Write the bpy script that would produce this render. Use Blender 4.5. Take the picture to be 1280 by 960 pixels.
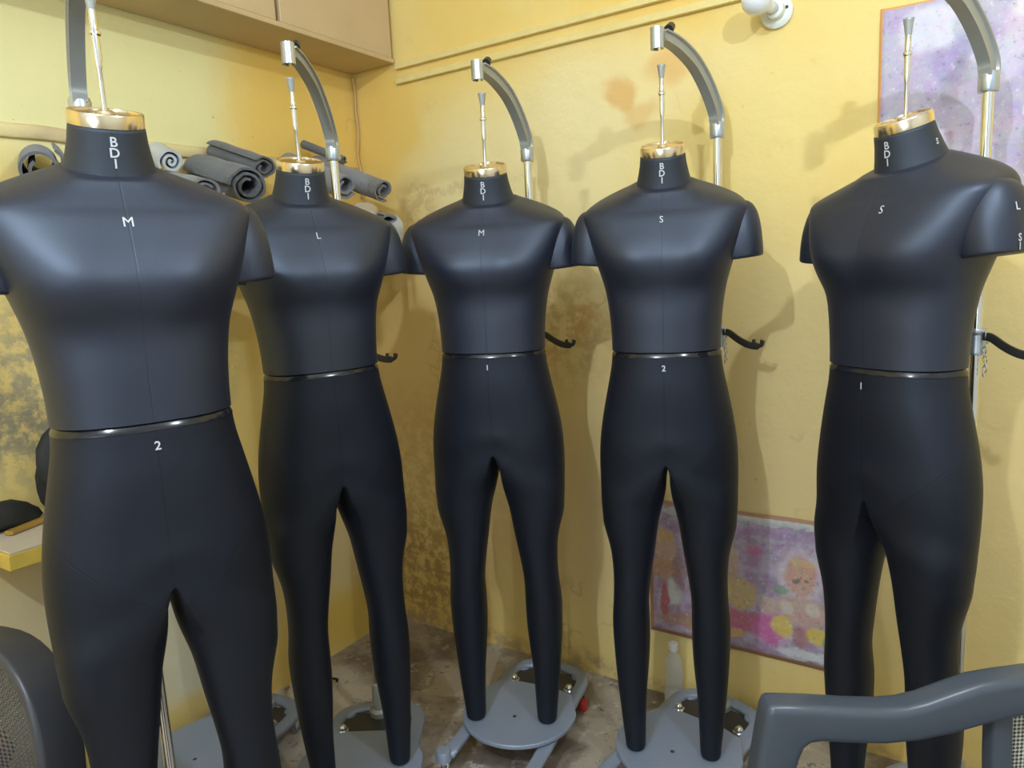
import bpy, bmesh, math, random
import numpy as np
from mathutils import Vector, Matrix
from mathutils.bvhtree import BVHTree
PI = math.pi
random.seed(7)
for o in list(bpy.data.objects):
    bpy.data.objects.remove(o)
SC = bpy.context.scene
COL = SC.collection

# ------------------------------------------------------------------ camera, exposure, light
PITCH, ROLL, FPX, HC = math.radians(8.824), math.radians(-2.877), 891.73, 1.27
def cam_matrix():
    cp, sp = math.cos(PITCH), math.sin(PITCH)
    F = Vector((0, cp, -sp)); R = Vector((1, 0, 0)); U = Vector((0, sp, cp))
    c, s = math.cos(ROLL), math.sin(ROLL)
    R2 = R * c + U * s; U2 = U * c - R * s
    m = Matrix((R2, U2, -F)).transposed().to_4x4()
    m.translation = Vector((0, 0, HC))
    return m, R2, U2, F
CM, CR, CU, CF = cam_matrix()
cd = bpy.data.cameras.new('camera'); cam = bpy.data.objects.new('camera', cd); COL.objects.link(cam)
cam.matrix_world = CM
cd.sensor_width = 36; cd.lens = FPX / 1280 * 36; cd.clip_start = 0.02
SC.camera = cam
SC.view_settings.view_transform = 'Standard'
SC.view_settings.look = 'None'
SC.view_settings.gamma = 1
SC.view_settings.use_curve_mapping = False
SC.view_settings.exposure = 0.0
w = bpy.data.worlds.new('world'); SC.world = w; w.use_nodes = True
w.node_tree.nodes['Background'].inputs[0].default_value = (0.8, 0.85, 1, 1)
w.node_tree.nodes['Background'].inputs[1].default_value = 0.05
LAMPS = [((0.60, 0.40, 2.12), 29, 0.016, (0.78, 0.89, 1.0)),
         ((-0.62, -0.30, 2.32), 68, 0.022, (0.74, 0.87, 1.0))]
for loc, pw, rad, colr in LAMPS:
    l = bpy.data.lights.new('ceiling_lamp_light', 'POINT'); l.energy = pw; l.shadow_soft_size = rad; l.color = colr
    lo = bpy.data.objects.new('ceiling_lamp_light', l); lo.location = loc; COL.objects.link(lo)

# ------------------------------------------------------------------ coordinates
C0 = Vector((-0.487, 2.559, 0))
LD = Vector((-0.546, -0.838, 0)).normalized()     # along the left wall, away from the corner
RD = Vector((0.838, -0.546, 0)).normalized()      # along the right wall, away from the corner
WALL_ROT = math.atan2(RD.y, RD.x)
def W(u, d, z):           # u along right wall, d out from it (= along left wall)
    return C0 + RD * u + LD * d + Vector((0, 0, z))

# ------------------------------------------------------------------ materials
MATS = {}
def nt(name):
    m = bpy.data.materials.new(name); m.use_nodes = True
    return m, m.node_tree, m.node_tree.nodes['Principled BSDF']
def mat(name, col, rough=0.5, metal=0.0, spec=None, noise=0.0, nscale=20, bump=0.0, bscale=80, trans=0.0, sheen=0.0, coat=0.0):
    if name in MATS: return MATS[name]
    m, t, b = nt(name)
    b.inputs['Base Color'].default_value = (*col, 1)
    b.inputs['Roughness'].default_value = rough
    b.inputs['Metallic'].default_value = metal
    if spec is not None: b.inputs['Specular IOR Level'].default_value = spec
    if trans: b.inputs['Transmission Weight'].default_value = trans
    if sheen:
        b.inputs['Sheen Weight'].default_value = sheen; b.inputs['Sheen Roughness'].default_value = 0.45
        b.inputs['Sheen Tint'].default_value = (0.75, 0.82, 1, 1)
    if coat: b.inputs['Coat Weight'].default_value = coat
    tc = t.nodes.new('ShaderNodeTexCoord')
    if noise:
        n = t.nodes.new('ShaderNodeTexNoise'); n.inputs['Scale'].default_value = nscale; n.inputs['Detail'].default_value = 5
        t.links.new(tc.outputs['Object'], n.inputs['Vector'])
        mx = t.nodes.new('ShaderNodeMix'); mx.data_type = 'RGBA'
        mx.inputs[6].default_value = (*[c * (1 - noise) for c in col], 1)
        mx.inputs[7].default_value = (*[min(1, c * (1 + noise)) for c in col], 1)
        t.links.new(n.outputs['Fac'], mx.inputs[0]); t.links.new(mx.outputs[2], b.inputs['Base Color'])
    if bump:
        n = t.nodes.new('ShaderNodeTexNoise'); n.inputs['Scale'].default_value = bscale; n.inputs['Detail'].default_value = 4
        t.links.new(tc.outputs['Object'], n.inputs['Vector'])
        bp = t.nodes.new('ShaderNodeBump'); bp.inputs['Strength'].default_value = bump; bp.inputs['Distance'].default_value = 0.01
        t.links.new(n.outputs['Fac'], bp.inputs['Height']); t.links.new(bp.outputs['Normal'], b.inputs['Normal'])
    MATS[name] = m
    return m

class G:
    """tiny node-graph helper"""
    def __init__(s, t): s.t = t
    def val(s, sock, v):
        if hasattr(v, 'links') or isinstance(v, bpy.types.NodeSocket): s.t.links.new(v, sock)
        else: sock.default_value = v
    def math(s, op, a, b=0.0, clamp=False):
        n = s.t.nodes.new('ShaderNodeMath'); n.operation = op; n.use_clamp = clamp
        s.val(n.inputs[0], a); s.val(n.inputs[1], b); return n.outputs[0]
    def noise(s, vec, scale, detail=4, rough=0.5, color=False):
        n = s.t.nodes.new('ShaderNodeTexNoise'); n.inputs['Scale'].default_value = scale
        n.inputs['Detail'].default_value = detail; n.inputs['Roughness'].default_value = rough
        s.t.links.new(vec, n.inputs['Vector']); return n.outputs['Color' if color else 'Fac']
    def ramp(s, v, a, b, c=0.0, d=1.0):
        n = s.t.nodes.new('ShaderNodeMapRange'); n.interpolation_type = 'SMOOTHSTEP'
        s.val(n.inputs[0], v)
        for i, x in zip((1, 2, 3, 4), (a, b, c, d)): n.inputs[i].default_value = x
        return n.outputs[0]
    def mix(s, f, a, b):
        n = s.t.nodes.new('ShaderNodeMix'); n.data_type = 'RGBA'; s.val(n.inputs[0], f)
        for i, x in ((6, a), (7, b)):
            if isinstance(x, tuple): n.inputs[i].default_value = (*x[:3], 1)
            else: s.t.links.new(x, n.inputs[i])
        return n.outputs[2]
    def sep(s, vec):
        n = s.t.nodes.new('ShaderNodeSeparateXYZ'); s.t.links.new(vec, n.inputs[0]); return n.outputs
    def vadd(s, a, b, op='ADD'):
        n = s.t.nodes.new('ShaderNodeVectorMath'); n.operation = op
        for i, x in ((0, a), (1, b)):
            if isinstance(x, tuple): n.inputs[i].default_value = x
            else: s.t.links.new(x, n.inputs[i])
        return n.outputs[0]
    def warp(s, vec, scale, amp):
        c = s.noise(vec, scale, 3, 0.5, True)
        o = s.vadd(c, (0.5, 0.5, 0.5), 'SUBTRACT')
        n = s.t.nodes.new('ShaderNodeVectorMath'); n.operation = 'SCALE'; s.t.links.new(o, n.inputs[0]); n.inputs[3].default_value = amp
        return s.vadd(vec, n.outputs[0])
    def blob(s, xo, zo, cx, cz, rx, rz, soft=0.35):
        a = s.math('DIVIDE', s.math('SUBTRACT', xo, cx), rx); b = s.math('DIVIDE', s.math('SUBTRACT', zo, cz), rz)
        r = s.math('SQRT', s.math('ADD', s.math('MULTIPLY', a, a), s.math('MULTIPLY', b, b)))
        return s.ramp(r, 1 - soft, 1 + soft, 1.0, 0.0)

def painted_wall(name, blobs, base=(0.86, 0.60, 0.17)):
    m, t, b = nt(name); g = G(t)
    tc = t.nodes.new('ShaderNodeTexCoord').outputs['Object']
    wv = g.warp(tc, 4.0, 0.16); wv = g.warp(wv, 18, 0.035)
    x, y, z = g.sep(wv)[:3]
    big = g.noise(tc, 1.6, 5, 0.55)
    col = g.mix(g.ramp(big, 0.35, 0.68), base, (0.86, 0.67, 0.26))
    fine = g.noise(tc, 14, 6, 0.65)
    col = g.mix(g.ramp(fine, 0.58, 0.80, 0, 0.35), col, (0.62, 0.44, 0.16))
    for (u0, z0, ru, rz, c, s, soft) in blobs:
        f = g.math('MULTIPLY', g.blob(x, z, u0, z0, ru, rz, soft), s)
        if sum(c) < 1.2: f = g.math('MULTIPLY', f, g.ramp(g.noise(tc, 24, 6, .7), .40, .58, .15, 1.0))
        col = g.mix(f, col, c)
    # small specks of flaked paint
    sp = g.noise(tc, 55, 3, 0.6); sm = g.math('MULTIPLY', g.ramp(sp, 0.68, 0.74), g.ramp(g.noise(tc, 3.1, 2), 0.5, 0.62))
    col = g.mix(g.math('MULTIPLY', sm, 0.55), col, (0.36, 0.24, 0.10))
    # wandering damp line
    v = t.nodes.new('ShaderNodeTexVoronoi'); v.feature = 'DISTANCE_TO_EDGE'; v.inputs['Scale'].default_value = 3.0
    t.links.new(g.warp(tc, 6, 0.35), v.inputs['Vector'])
    ln = g.math('MULTIPLY', g.ramp(v.outputs['Distance'], 0.006, 0.022, 1, 0), g.ramp(g.noise(tc, 2.3, 2), 0.58, 0.66))
    col = g.mix(g.math('MULTIPLY', ln, 0.28), col, (0.42, 0.29, 0.15))
    t.links.new(col, b.inputs['Base Color'])
    b.inputs['Roughness'].default_value = 0.62
    b.inputs['Specular IOR Level'].default_value = 0.25
    bp = t.nodes.new('ShaderNodeBump'); bp.inputs['Strength'].default_value = 0.35; bp.inputs['Distance'].default_value = 0.012
    t.links.new(g.noise(tc, 9, 7, 0.6), bp.inputs['Height']); t.links.new(bp.outputs['Normal'], b.inputs['Normal'])
    return m

# ------------------------------------------------------------------ mesh helpers
def link(name, me, m=None, parent=None, smooth=True):
    if m is not None and not me.materials: me.materials.append(m)
    if smooth:
        for p in me.polygons: p.use_smooth = True
    o = bpy.data.objects.new(name, me); COL.objects.link(o)
    if parent: o.parent = parent
    return o
def obj(name, bm, m, parent=None, smooth=True, bevel=0, sub=0, autos=None):
    bmesh.ops.recalc_face_normals(bm, faces=bm.faces)
    me = bpy.data.meshes.new(name); bm.to_mesh(me); bm.free()
    o = link(name, me, m, parent, smooth)
    if bevel:
        md = o.modifiers.new('bevel', 'BEVEL'); md.width = bevel; md.segments = 3; md.limit_method = 'ANGLE'; md.angle_limit = math.radians(35)
        wn = o.modifiers.new('wn', 'WEIGHTED_NORMAL'); wn.keep_sharp = True
    if sub:
        md = o.modifiers.new('sub', 'SUBSURF'); md.levels = sub; md.render_levels = sub
    if autos is not None:
        me.set_sharp_from_angle(angle=math.radians(autos))
    return o
def empty(name, loc, rz=0, label=None, cat=None, group=None):
    o = bpy.data.objects.new(name, None); COL.objects.link(o); o.location = loc; o.rotation_euler = (0, 0, rz)
    o.empty_display_size = 0.05
    tag(o, label, cat, group); return o
def tag(o, label=None, cat=None, group=None, kind=None):
    if label: o['label'] = label
    if cat: o['category'] = cat
    if group: o['group'] = group
    if kind: o['kind'] = kind
    return o
def box(bm, c, s, rot=None):
    r = bmesh.ops.create_cube(bm, size=1.0)
    m = Matrix.Translation(Vector(c)) @ (rot.to_4x4() if rot is not None else Matrix()) @ Matrix.Diagonal((*s, 1))
    bmesh.ops.transform(bm, matrix=m, verts=r['verts']); return r['verts']
def cyl(bm, p0, p1, r0, r1=None, seg=24, cap=True):
    p0, p1 = Vector(p0), Vector(p1); r1 = r0 if r1 is None else r1
    d = p1 - p0; q = Vector((0, 0, 1)).rotation_difference(d)
    r = bmesh.ops.create_cone(bm, cap_ends=cap, segments=seg, radius1=r0, radius2=r1, depth=d.length)
    bmesh.ops.transform(bm, matrix=Matrix.Translation((p0 + p1) / 2) @ q.to_matrix().to_4x4(), verts=r['verts'])
def loft(bm, rings, cap0=True, cap1=True, closed=True):
    vr = [[bm.verts.new(p) for p in r] for r in rings]
    n = len(vr[0])
    for a, b in zip(vr, vr[1:]):
        for i in range(n if closed else n - 1):
            j = (i + 1) % n
            bm.faces.new((a[i], a[j], b[j], b[i]))
    if cap0: bm.faces.new(list(reversed(vr[0])))
    if cap1: bm.faces.new(vr[-1])
    return vr
def catmull(pts, n):
    P = [Vector(p) for p in pts]; P = [P[0] * 2 - P[1]] + P + [P[-1] * 2 - P[-2]]; out = []
    for i in range(1, len(P) - 2):
        for k in range(n):
            t = k / n
            out.append(0.5 * ((2 * P[i]) + (-P[i-1] + P[i+1]) * t + (2*P[i-1] - 5*P[i] + 4*P[i+1] - P[i+2]) * t*t + (-P[i-1] + 3*P[i] - 3*P[i+1] + P[i+2]) * t**3))
    out.append(P[-2]); return out
def sweep(bm, path, prof, up=(0, 0, 1), scales=None, cap=True, closed=False):
    """prof: list of (side, up) points; path: list of Vector"""
    rings = []; up = Vector(up); n = len(path)
    for i, p in enumerate(path):
        a = path[(i - 1) % n] if (closed or i > 0) else path[i]; b = path[(i + 1) % n] if (closed or i < n - 1) else path[i]
        t = (Vector(b) - Vector(a)).normalized()
        s = t.cross(up)
        if s.length < 1e-4: s = Vector((1, 0, 0))
        s.normalize(); u2 = s.cross(t)
        sc = scales[i] if scales else (1, 1)
        rings.append([Vector(p) + s * (x * sc[0]) + u2 * (y * sc[1]) for x, y in prof])
    if closed:
        rings.append(rings[0])
        vr = [[bm.verts.new(q) for q in r] for r in rings[:-1]]; vr.append(vr[0]); m = len(prof)
        for a, b in zip(vr, vr[1:]):
            for i in range(m): bm.faces.new((a[i], a[(i+1) % m], b[(i+1) % m], b[i]))
        return
    loft(bm, rings, cap, cap)
def circ(r, n=12, r2=None):
    r2 = r if r2 is None else r2
    return [(r * math.cos(2*PI*i/n), r2 * math.sin(2*PI*i/n)) for i in range(n)]
def rrect(w_, h_, r, k=4):
    out = []
    for cx, cy, a0 in ((w_/2-r, h_/2-r, 0), (-w_/2+r, h_/2-r, 90), (-w_/2+r, -h_/2+r, 180), (w_/2-r, -h_/2+r, 270)):
        for i in range(k + 1):
            a = math.radians(a0 + 90*i/k); out.append((cx + r*math.cos(a), cy + r*math.sin(a)))
    return out
def tube(name, pts, r, m, parent=None, n=10, sm=6, up=(0, 0, 1)):
    bm = bmesh.new(); sweep(bm, catmull(pts, sm), circ(r, n), up); return obj(name, bm, m, parent)
def prism(bm, outline, z0, z1):
    a = [bm.verts.new((x, y, z0)) for x, y in outline]; b = [bm.verts.new((x, y, z1)) for x, y in outline]; n = len(a)
    for i in range(n): bm.faces.new((a[i], a[(i+1) % n], b[(i+1) % n], b[i]))
    bm.faces.new(list(reversed(a))); bm.faces.new(b)
def lathe(bm, prof, seg=28, axis_pt=(0, 0, 0)):
    ax = Vector(axis_pt)
    rings = [[ax + Vector((r*math.cos(2*PI*i/seg), r*math.sin(2*PI*i/seg), z)) for i in range(seg)] for r, z in prof]
    loft(bm, rings)

# ------------------------------------------------------------------ room
U_MAX, D_MAX, H_ROOM = 3.3, 3.7, 2.65
def slab(name, corners, thick, m, kind='structure'):
    """corners: 4 Vectors of the inner face, thick pushes outward along -normal"""
    bm = bmesh.new(); n = (corners[1]-corners[0]).cross(corners[3]-corners[0]).normalized()
    A = [bm.verts.new(c) for c in corners]; B = [bm.verts.new(c - n*thick) for c in corners]
    bm.faces.new(A); bm.faces.new(list(reversed(B)))
    for i in range(4): bm.faces.new((A[i], B[i], B[(i+1) % 4], A[(i+1) % 4]))
    o = obj(name, bm, m, None, False); o['kind'] = kind; return o
def wall_obj(name, width, m, loc, rz):
    """local: x along, inner face at y=0, room on -y side"""
    bm = bmesh.new(); box(bm, (width/2, 0.04, H_ROOM/2), (width, 0.08, H_ROOM))
    o = obj(name, bm, m, None, False); o.location = loc; o.rotation_euler = (0, 0, rz); o['kind'] = 'structure'; return o

CREAM = (0.90, 0.77, 0.43); ORANGE = (0.86, 0.57, 0.13); BROWN = (0.40, 0.24, 0.09); GREYM = (0.36, 0.31, 0.20); PLAST = (0.66, 0.55, 0.33)
right_blobs = [  # u, z, ru, rz, colour, strength, softness
    (1.0, 0.75, 1.3, 0.55, (0.84, 0.66, 0.36), 0.65, 0.5),
    (0.62, 1.45, 0.42, 0.34, CREAM, 0.75, 0.5), (0.12, 1.78, 0.16, 0.17, ORANGE, 0.6, 0.2), (0.95, 1.75, 0.30, 0.12, CREAM, 0.6, 0.5),
    (0.98, 1.74, 0.04, 0.04, (0.76, 0.42, 0.12), 0.7, 0.4), (1.12, 1.78, 0.06, 0.05, (0.78, 0.43, 0.13), 0.6, 0.5), (1.02, 1.68, 0.05, 0.03, (0.76, 0.42, 0.12), 0.5, 0.5),
    (0.26, 1.46, 0.07, 0.10, (0.55, 0.38, 0.17), 0.6, 0.6), (0.42, 1.55, 0.20, 0.02, (0.55, 0.40, 0.20), 0.5, 0.6),
    (0.75, 1.10, 0.16, 0.16, (0.50, 0.32, 0.12), 0.6, 0.7), (0.82, 1.10, 0.03, 0.05, (0.70, 0.36, 0.08), 0.6, 0.6),
    (0.95, 1.25, 0.12, 0.14, CREAM, 0.5, 0.6), (0.20, 1.00, 0.26, 0.30, (0.66, 0.42, 0.13), 0.5, 0.6), (0.25, 0.55, 0.28, 0.30, (0.62, 0.38, 0.10), 0.6, 0.6),
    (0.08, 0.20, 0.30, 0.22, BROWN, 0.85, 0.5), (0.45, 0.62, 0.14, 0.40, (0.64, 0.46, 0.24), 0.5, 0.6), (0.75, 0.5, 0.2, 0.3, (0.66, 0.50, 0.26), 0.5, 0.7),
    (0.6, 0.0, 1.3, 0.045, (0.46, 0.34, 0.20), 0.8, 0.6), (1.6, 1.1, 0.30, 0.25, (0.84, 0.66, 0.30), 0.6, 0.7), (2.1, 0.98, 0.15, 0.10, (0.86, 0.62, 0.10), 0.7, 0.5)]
left_blobs = [  # x measured from the far end of the wall: x = D_MAX - distance from corner
    (D_MAX-0.9, 1.85, 0.45, 0.30, (0.86, 0.80, 0.42), 0.9, 0.25), (D_MAX-0.25, 1.80, 0.30, 0.20, ORANGE, 0.6, 0.3),
    (D_MAX-1.12, 1.05, 0.17, 0.20, GREYM, 0.85, 0.6), (D_MAX-1.18, 0.98, 0.09, 0.10, (0.22, 0.20, 0.16), 0.6, 0.7),
    (D_MAX-0.70, 1.05, 0.12, 0.14, (0.50, 0.42, 0.22), 0.7, 0.6), (D_MAX-0.75, 0.35, 0.22, 0.30, (0.78, 0.72, 0.52), 0.9, 0.4),
    (D_MAX-0.68, 0.20, 0.11, 0.06, (0.42, 0.38, 0.28), 0.8, 0.5), (D_MAX-0.62, 0.25, 0.07, 0.08, (0.42, 0.38, 0.28), 0.6, 0.6),
    (D_MAX-0.65, 0.08, 0.4, 0.07, (0.80, 0.58, 0.18), 0.8, 0.4), (D_MAX-0.25, 0.50, 0.22, 0.30, (0.80, 0.66, 0.36), 0.8, 0.4), (D_MAX-0.2, 0.10, 0.16, 0.10, (0.80, 0.54, 0.10), 0.7, 0.5),
    (D_MAX-0.08, 0.30, 0.10, 0.20, (0.42, 0.27, 0.11), 0.6, 0.5),
    (D_MAX-1.3, 0.45, 0.35, 0.25, (0.70, 0.60, 0.40), 0.7, 0.4)]
MW_R = painted_wall('yellow_painted_plaster', right_blobs)
MW_L = painted_wall('yellow_painted_plaster_stained', left_blobs)
MW_P = mat('whitewashed_plaster', (0.70, 0.71, 0.70), 0.8, noise=0.06, nscale=4)
RZ_R = math.atan2(RD.y, RD.x)
wall_obj('wall_right', U_MAX, MW_R, C0, RZ_R)                                       # x = u, room on -y (LD side)
wall_obj('wall_left', D_MAX, MW_L, C0 + LD * D_MAX, math.atan2(-LD.y, -LD.x))        # x from near end to corner
wall_obj('wall_back', U_MAX, MW_P, C0 + LD * D_MAX + RD * U_MAX, math.atan2(-RD.y, -RD.x))
wall_obj('wall_side', D_MAX, MW_P, C0 + RD * U_MAX, math.atan2(LD.y, LD.x))
def floor_mat():
    m, t, b = nt('stained_concrete'); g = G(t)
    tc = t.nodes.new('ShaderNodeTexCoord').outputs['Object']
    wv = g.warp(tc, 5, 0.25)
    col = g.mix(g.ramp(g.noise(wv, 3.2, 6, 0.6), 0.38, 0.60), (0.19, 0.145, 0.11), (0.45, 0.39, 0.32))
    col = g.mix(g.ramp(g.noise(tc, 17, 7, 0.7), 0.54, 0.66, 0, 0.8), col, (0.62, 0.57, 0.50))
    col = g.mix(g.ramp(g.noise(wv, 28, 5, 0.7), 0.58, 0.68, 0, 0.8), col, (0.11, 0.085, 0.065))
    x, y, z = g.sep(g.warp(tc, 7, 0.12))[:3]
    f = g.blob(x, y, -0.68, 1.98, 0.20, 0.26, 0.3)
    col = g.mix(g.math('MULTIPLY', f, 0.75), col, (0.62, 0.56, 0.48))
    t.links.new(g.mix(g.math('MULTIPLY', g.ramp(g.noise(wv, 22, 6, 0.75), 0.56, 0.62), g.math('MULTIPLY', f, 0.8)), col, (0.13, 0.11, 0.10)), b.inputs['Base Color'])
    t.links.new(g.ramp(g.noise(tc, 8, 3), 0.35, 0.65, 0.30, 0.65), b.inputs['Roughness'])
    bp = t.nodes.new('ShaderNodeBump'); bp.inputs['Strength'].default_value = 0.4; bp.inputs['Distance'].default_value = 0.01
    t.links.new(g.noise(tc, 25, 6, 0.7), bp.inputs['Height']); t.links.new(bp.outputs['Normal'], b.inputs['Normal'])
    return m
bm = bmesh.new()
prism(bm, [tuple(W(u, d, 0)[:2]) for u, d in ((-.08, -.08), (U_MAX+.08, -.08), (U_MAX+.08, D_MAX+.08), (-.08, D_MAX+.08))], -0.08, 0)
o = obj('floor', bm, floor_mat(), None, False); o['kind'] = 'structure'
bm = bmesh.new()
prism(bm, [tuple(W(u, d, 0)[:2]) for u, d in ((-.08, -.08), (U_MAX+.08, -.08), (U_MAX+.08, D_MAX+.08), (-.08, D_MAX+.08))], H_ROOM, H_ROOM+.08)
o = obj('ceiling', bm, mat('whitewash', (0.75, 0.74, 0.68), 0.8, noise=0.08, nscale=5), None, False); o['kind'] = 'structure'

# added soft fill light behind the camera, with an invented frame around it
wx, wz, ww_, wh_ = 1.75, 1.35, 1.1, 1.2
for k, (cx_, cz_, sx_, sz_) in enumerate([(0, wh_/2, ww_+.08, .05), (0, -wh_/2, ww_+.08, .05), (-ww_/2, 0, .05, wh_), (ww_/2, 0, .05, wh_), (0, 0, .03, wh_)]):
    bm = bmesh.new(); box(bm, (0, 0, 0), (sx_, .05, sz_)); o = obj('added_fill_frame_1', bm, mat('fill_frame_paint', (.55, .56, .55), .5), None, False)
    o.location = W(wx+cx_, D_MAX-.025, wz+cz_); o.rotation_euler = (0, 0, RZ_R); o['kind'] = 'structure'
l = bpy.data.lights.new('added_fill_light', 'AREA'); l.shape = 'RECTANGLE'; l.size = ww_; l.size_y = wh_; l.energy = 11; l.color = (.80, .90, 1)
lo = bpy.data.objects.new('added_fill_light', l); lo.location = W(wx, D_MAX-.06, wz); lo.rotation_euler = (-LD).to_track_quat('-Z', 'Z').to_euler(); COL.objects.link(lo)

# ------------------------------------------------------------------ shared materials
JERSEY = None
def jersey(name, base, rough, sheen, seams):
    m, t, b = nt(name); g = G(t)
    tc = t.nodes.new('ShaderNodeTexCoord').outputs['Object']
    x, y, z = g.sep(tc)[:3]
    ax = g.math('ABSOLUTE', x)
    front = g.ramp(y, -0.02, -0.03)
    d1 = g.math('ABSOLUTE', x)
    line = g.math('MULTIPLY', g.ramp(d1, 0.0006, 0.0016, 1, 0), front)
    if seams:
        curve = g.math('ADD', 0.700, g.math('ADD', g.math('MULTIPLY', ax, 0.55), g.math('MULTIPLY', g.math('MULTIPLY', ax, ax), 2.6)))
        d2 = g.math('SUBTRACT', z, curve)
        l2 = g.ramp(g.math('ABSOLUTE', d2), 0.0006, 0.0020, 1, 0)
        line = g.math('MAXIMUM', g.math('MULTIPLY', line, g.ramp(z, 0.71, 0.72)), l2)
        below = g.ramp(d2, -0.001, 0.001, 1, 0)
        col = g.mix(below, base, tuple(c*0.72 for c in base))  # darker below the seam: matte leg fabric plus some shade put into colour
    else:
        col = g.mix(0.0, base, base)
    col = g.mix(g.math('MULTIPLY', line, 0.6), col, tuple(c*0.35 for c in base))
    t.links.new(col, b.inputs['Base Color'])
    b.inputs['Roughness'].default_value = rough
    b.inputs['Specular IOR Level'].default_value = 0.55 if seams else 0.95; b.inputs['Specular Tint'].default_value = (0.72, 0.82, 1, 1)
    b.inputs['Sheen Weight'].default_value = sheen; b.inputs['Sheen Roughness'].default_value = 0.35
    b.inputs['Sheen Tint'].default_value = (0.62, 0.72, 1, 1)
    bp = t.nodes.new('ShaderNodeBump'); bp.inputs['Strength'].default_value = 0.25; bp.inputs['Distance'].default_value = 0.002
    h = g.math('SUBTRACT', g.math('MULTIPLY', g.noise(tc, 900, 2), 0.25), line)
    t.links.new(h, bp.inputs['Height']); t.links.new(bp.outputs['Normal'], b.inputs['Normal'])
    return m
M_TOP = jersey('black_jersey', (0.009, 0.011, 0.024), 0.49, 0.04, False)
M_LOW = jersey('black_jersey_trousers', (0.005, 0.006, 0.013), 0.52, 0.02, True)
M_NECK = jersey('black_jersey_neck', (0.012, 0.014, 0.020), 0.62, 0.05, False)
M_BAND = mat('glossy_black_plastic', (0.012, 0.013, 0.018), 0.16)
M_GOLD = mat('brushed_brass', (0.80, 0.68, 0.50), 0.20, 1.0)
M_CHROME = mat('chrome', (0.78, 0.79, 0.80), 0.12, 1.0)
M_CASTG = mat('grey_cast_metal', (0.36, 0.37, 0.36), 0.40, 0.3)
M_SILV = mat('silver_metal', (0.50, 0.55, 0.62), 0.3, 0.8)
M_PLATE = mat('grey_painted_steel', (0.29, 0.34, 0.44), 0.42, 0.25, noise=0.06, nscale=12)
M_BLK = mat('black_plastic', (0.03, 0.03, 0.03), 0.4)
M_STRAP = mat('dark_steel_strap', (0.07, 0.068, 0.065), 0.38, 0.5)
M_INK = mat('white_print', (0.58, 0.60, 0.63), 0.6)
M_WHEEL = mat('grey_rubber', (0.20, 0.20, 0.21), 0.6)
M_RED = mat('red_plastic', (0.65, 0.05, 0.04), 0.4)

# ------------------------------------------------------------------ mannequin body
def tbl(rows, zs):
    rows = np.array(rows); return [Vector]*0 or np.array([[np.interp(z, rows[:, 0], rows[:, k]) for k in range(1, rows.shape[1])] for z in zs])
def smooth_rows(rows, per=3):
    """Catmull-Rom resample of a table of rows"""
    P = [np.array(r, float) for r in rows]; P = [2*P[0]-P[1]] + P + [2*P[-1]-P[-2]]; out = []
    for i in range(1, len(P)-2):
        for k in range(per):
            t = k/per
            out.append(.5*((2*P[i]) + (-P[i-1]+P[i+1])*t + (2*P[i-1]-5*P[i]+4*P[i+1]-P[i+2])*t*t + (-P[i-1]+3*P[i]-3*P[i+1]+P[i+2])*t**3))
    out.append(P[-2]); return out
def sup(c, n): return math.copysign(abs(c)**(2.0/n), c)
def ring(z, a, yf, yb, n=2.3, N=64):
    out = []
    for i in range(N):
        th = 2*PI*i/N - PI/2          # i=0 front centre, going to +x
        c, s = math.cos(th), math.sin(th)
        yy = (-yf if s < 0 else yb) * sup(s, n)
        out.append(Vector((a*sup(c, n), yy, z)))
    return out
TORSO = [(.9892,.1205,-.0965,.073),(.9900,.1206,-.0966,.073),(.9920,.1206,-.0966,.073),(1.02,.1210,-.097,.076),(1.055,.1230,-.098,.080),(1.09,.1270,-.100,.087),(1.125,.133,-.107,.095),
 (1.155,.141,-.1185,.102),(1.185,.150,-.1225,.108),(1.215,.160,-.1135,.113),(1.245,.169,-.0995,.112),(1.27,.176,-.0870,.108),(1.288,.177,-.0800,.102),
 (1.302,.168,-.0760,.094),(1.314,.147,-.0725,.086),(1.326,.116,-.0675,.078),(1.337,.084,-.0615,.071),(1.347,.062,-.056,.062)]
LOWER = [(.9778,.1208,-.0968,.073),(.9768,.1210,-.0970,.073),(.9740,.1213,-.0971,.073),(.950,.124,-.097,.075),(.915,.131,-.098,.079),(.870,.1405,-.096,.085),(.825,.149,-.093,.088),(.780,.1550,-.091,.087),
 (.745,.1570,-.089,.082),(.722,.1575,-.087,.078),(.706,.1575,-.086,.075)]
LEG = [  # z, cx, hx, cy, hy
 (.690,.0810,.0770,-.007,.073),(.665,.0805,.0760,-.008,.069),(.640,.0825,.0735,-.008,.065),(.610,.0860,.0680,-.008,.061),(.582,.0880,.0640,-.008,.058),(.522,.0850,.0525,-.007,.051),(.462,.0875,.0455,-.003,.049),
 (.401,.0920,.0425,.001,.048),(.340,.0945,.0450,.008,.053),(.277,.0945,.0440,.011,.051),(.213,.0950,.0400,.012,.045),(.150,.0955,.0345,.012,.039),
 (.086,.0940,.0300,.010,.034),(.030,.0920,.0262,.010,.030),(.006,.0915,.0245,.010,.028),(.0,.0915,.0200,.010,.023)]
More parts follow.
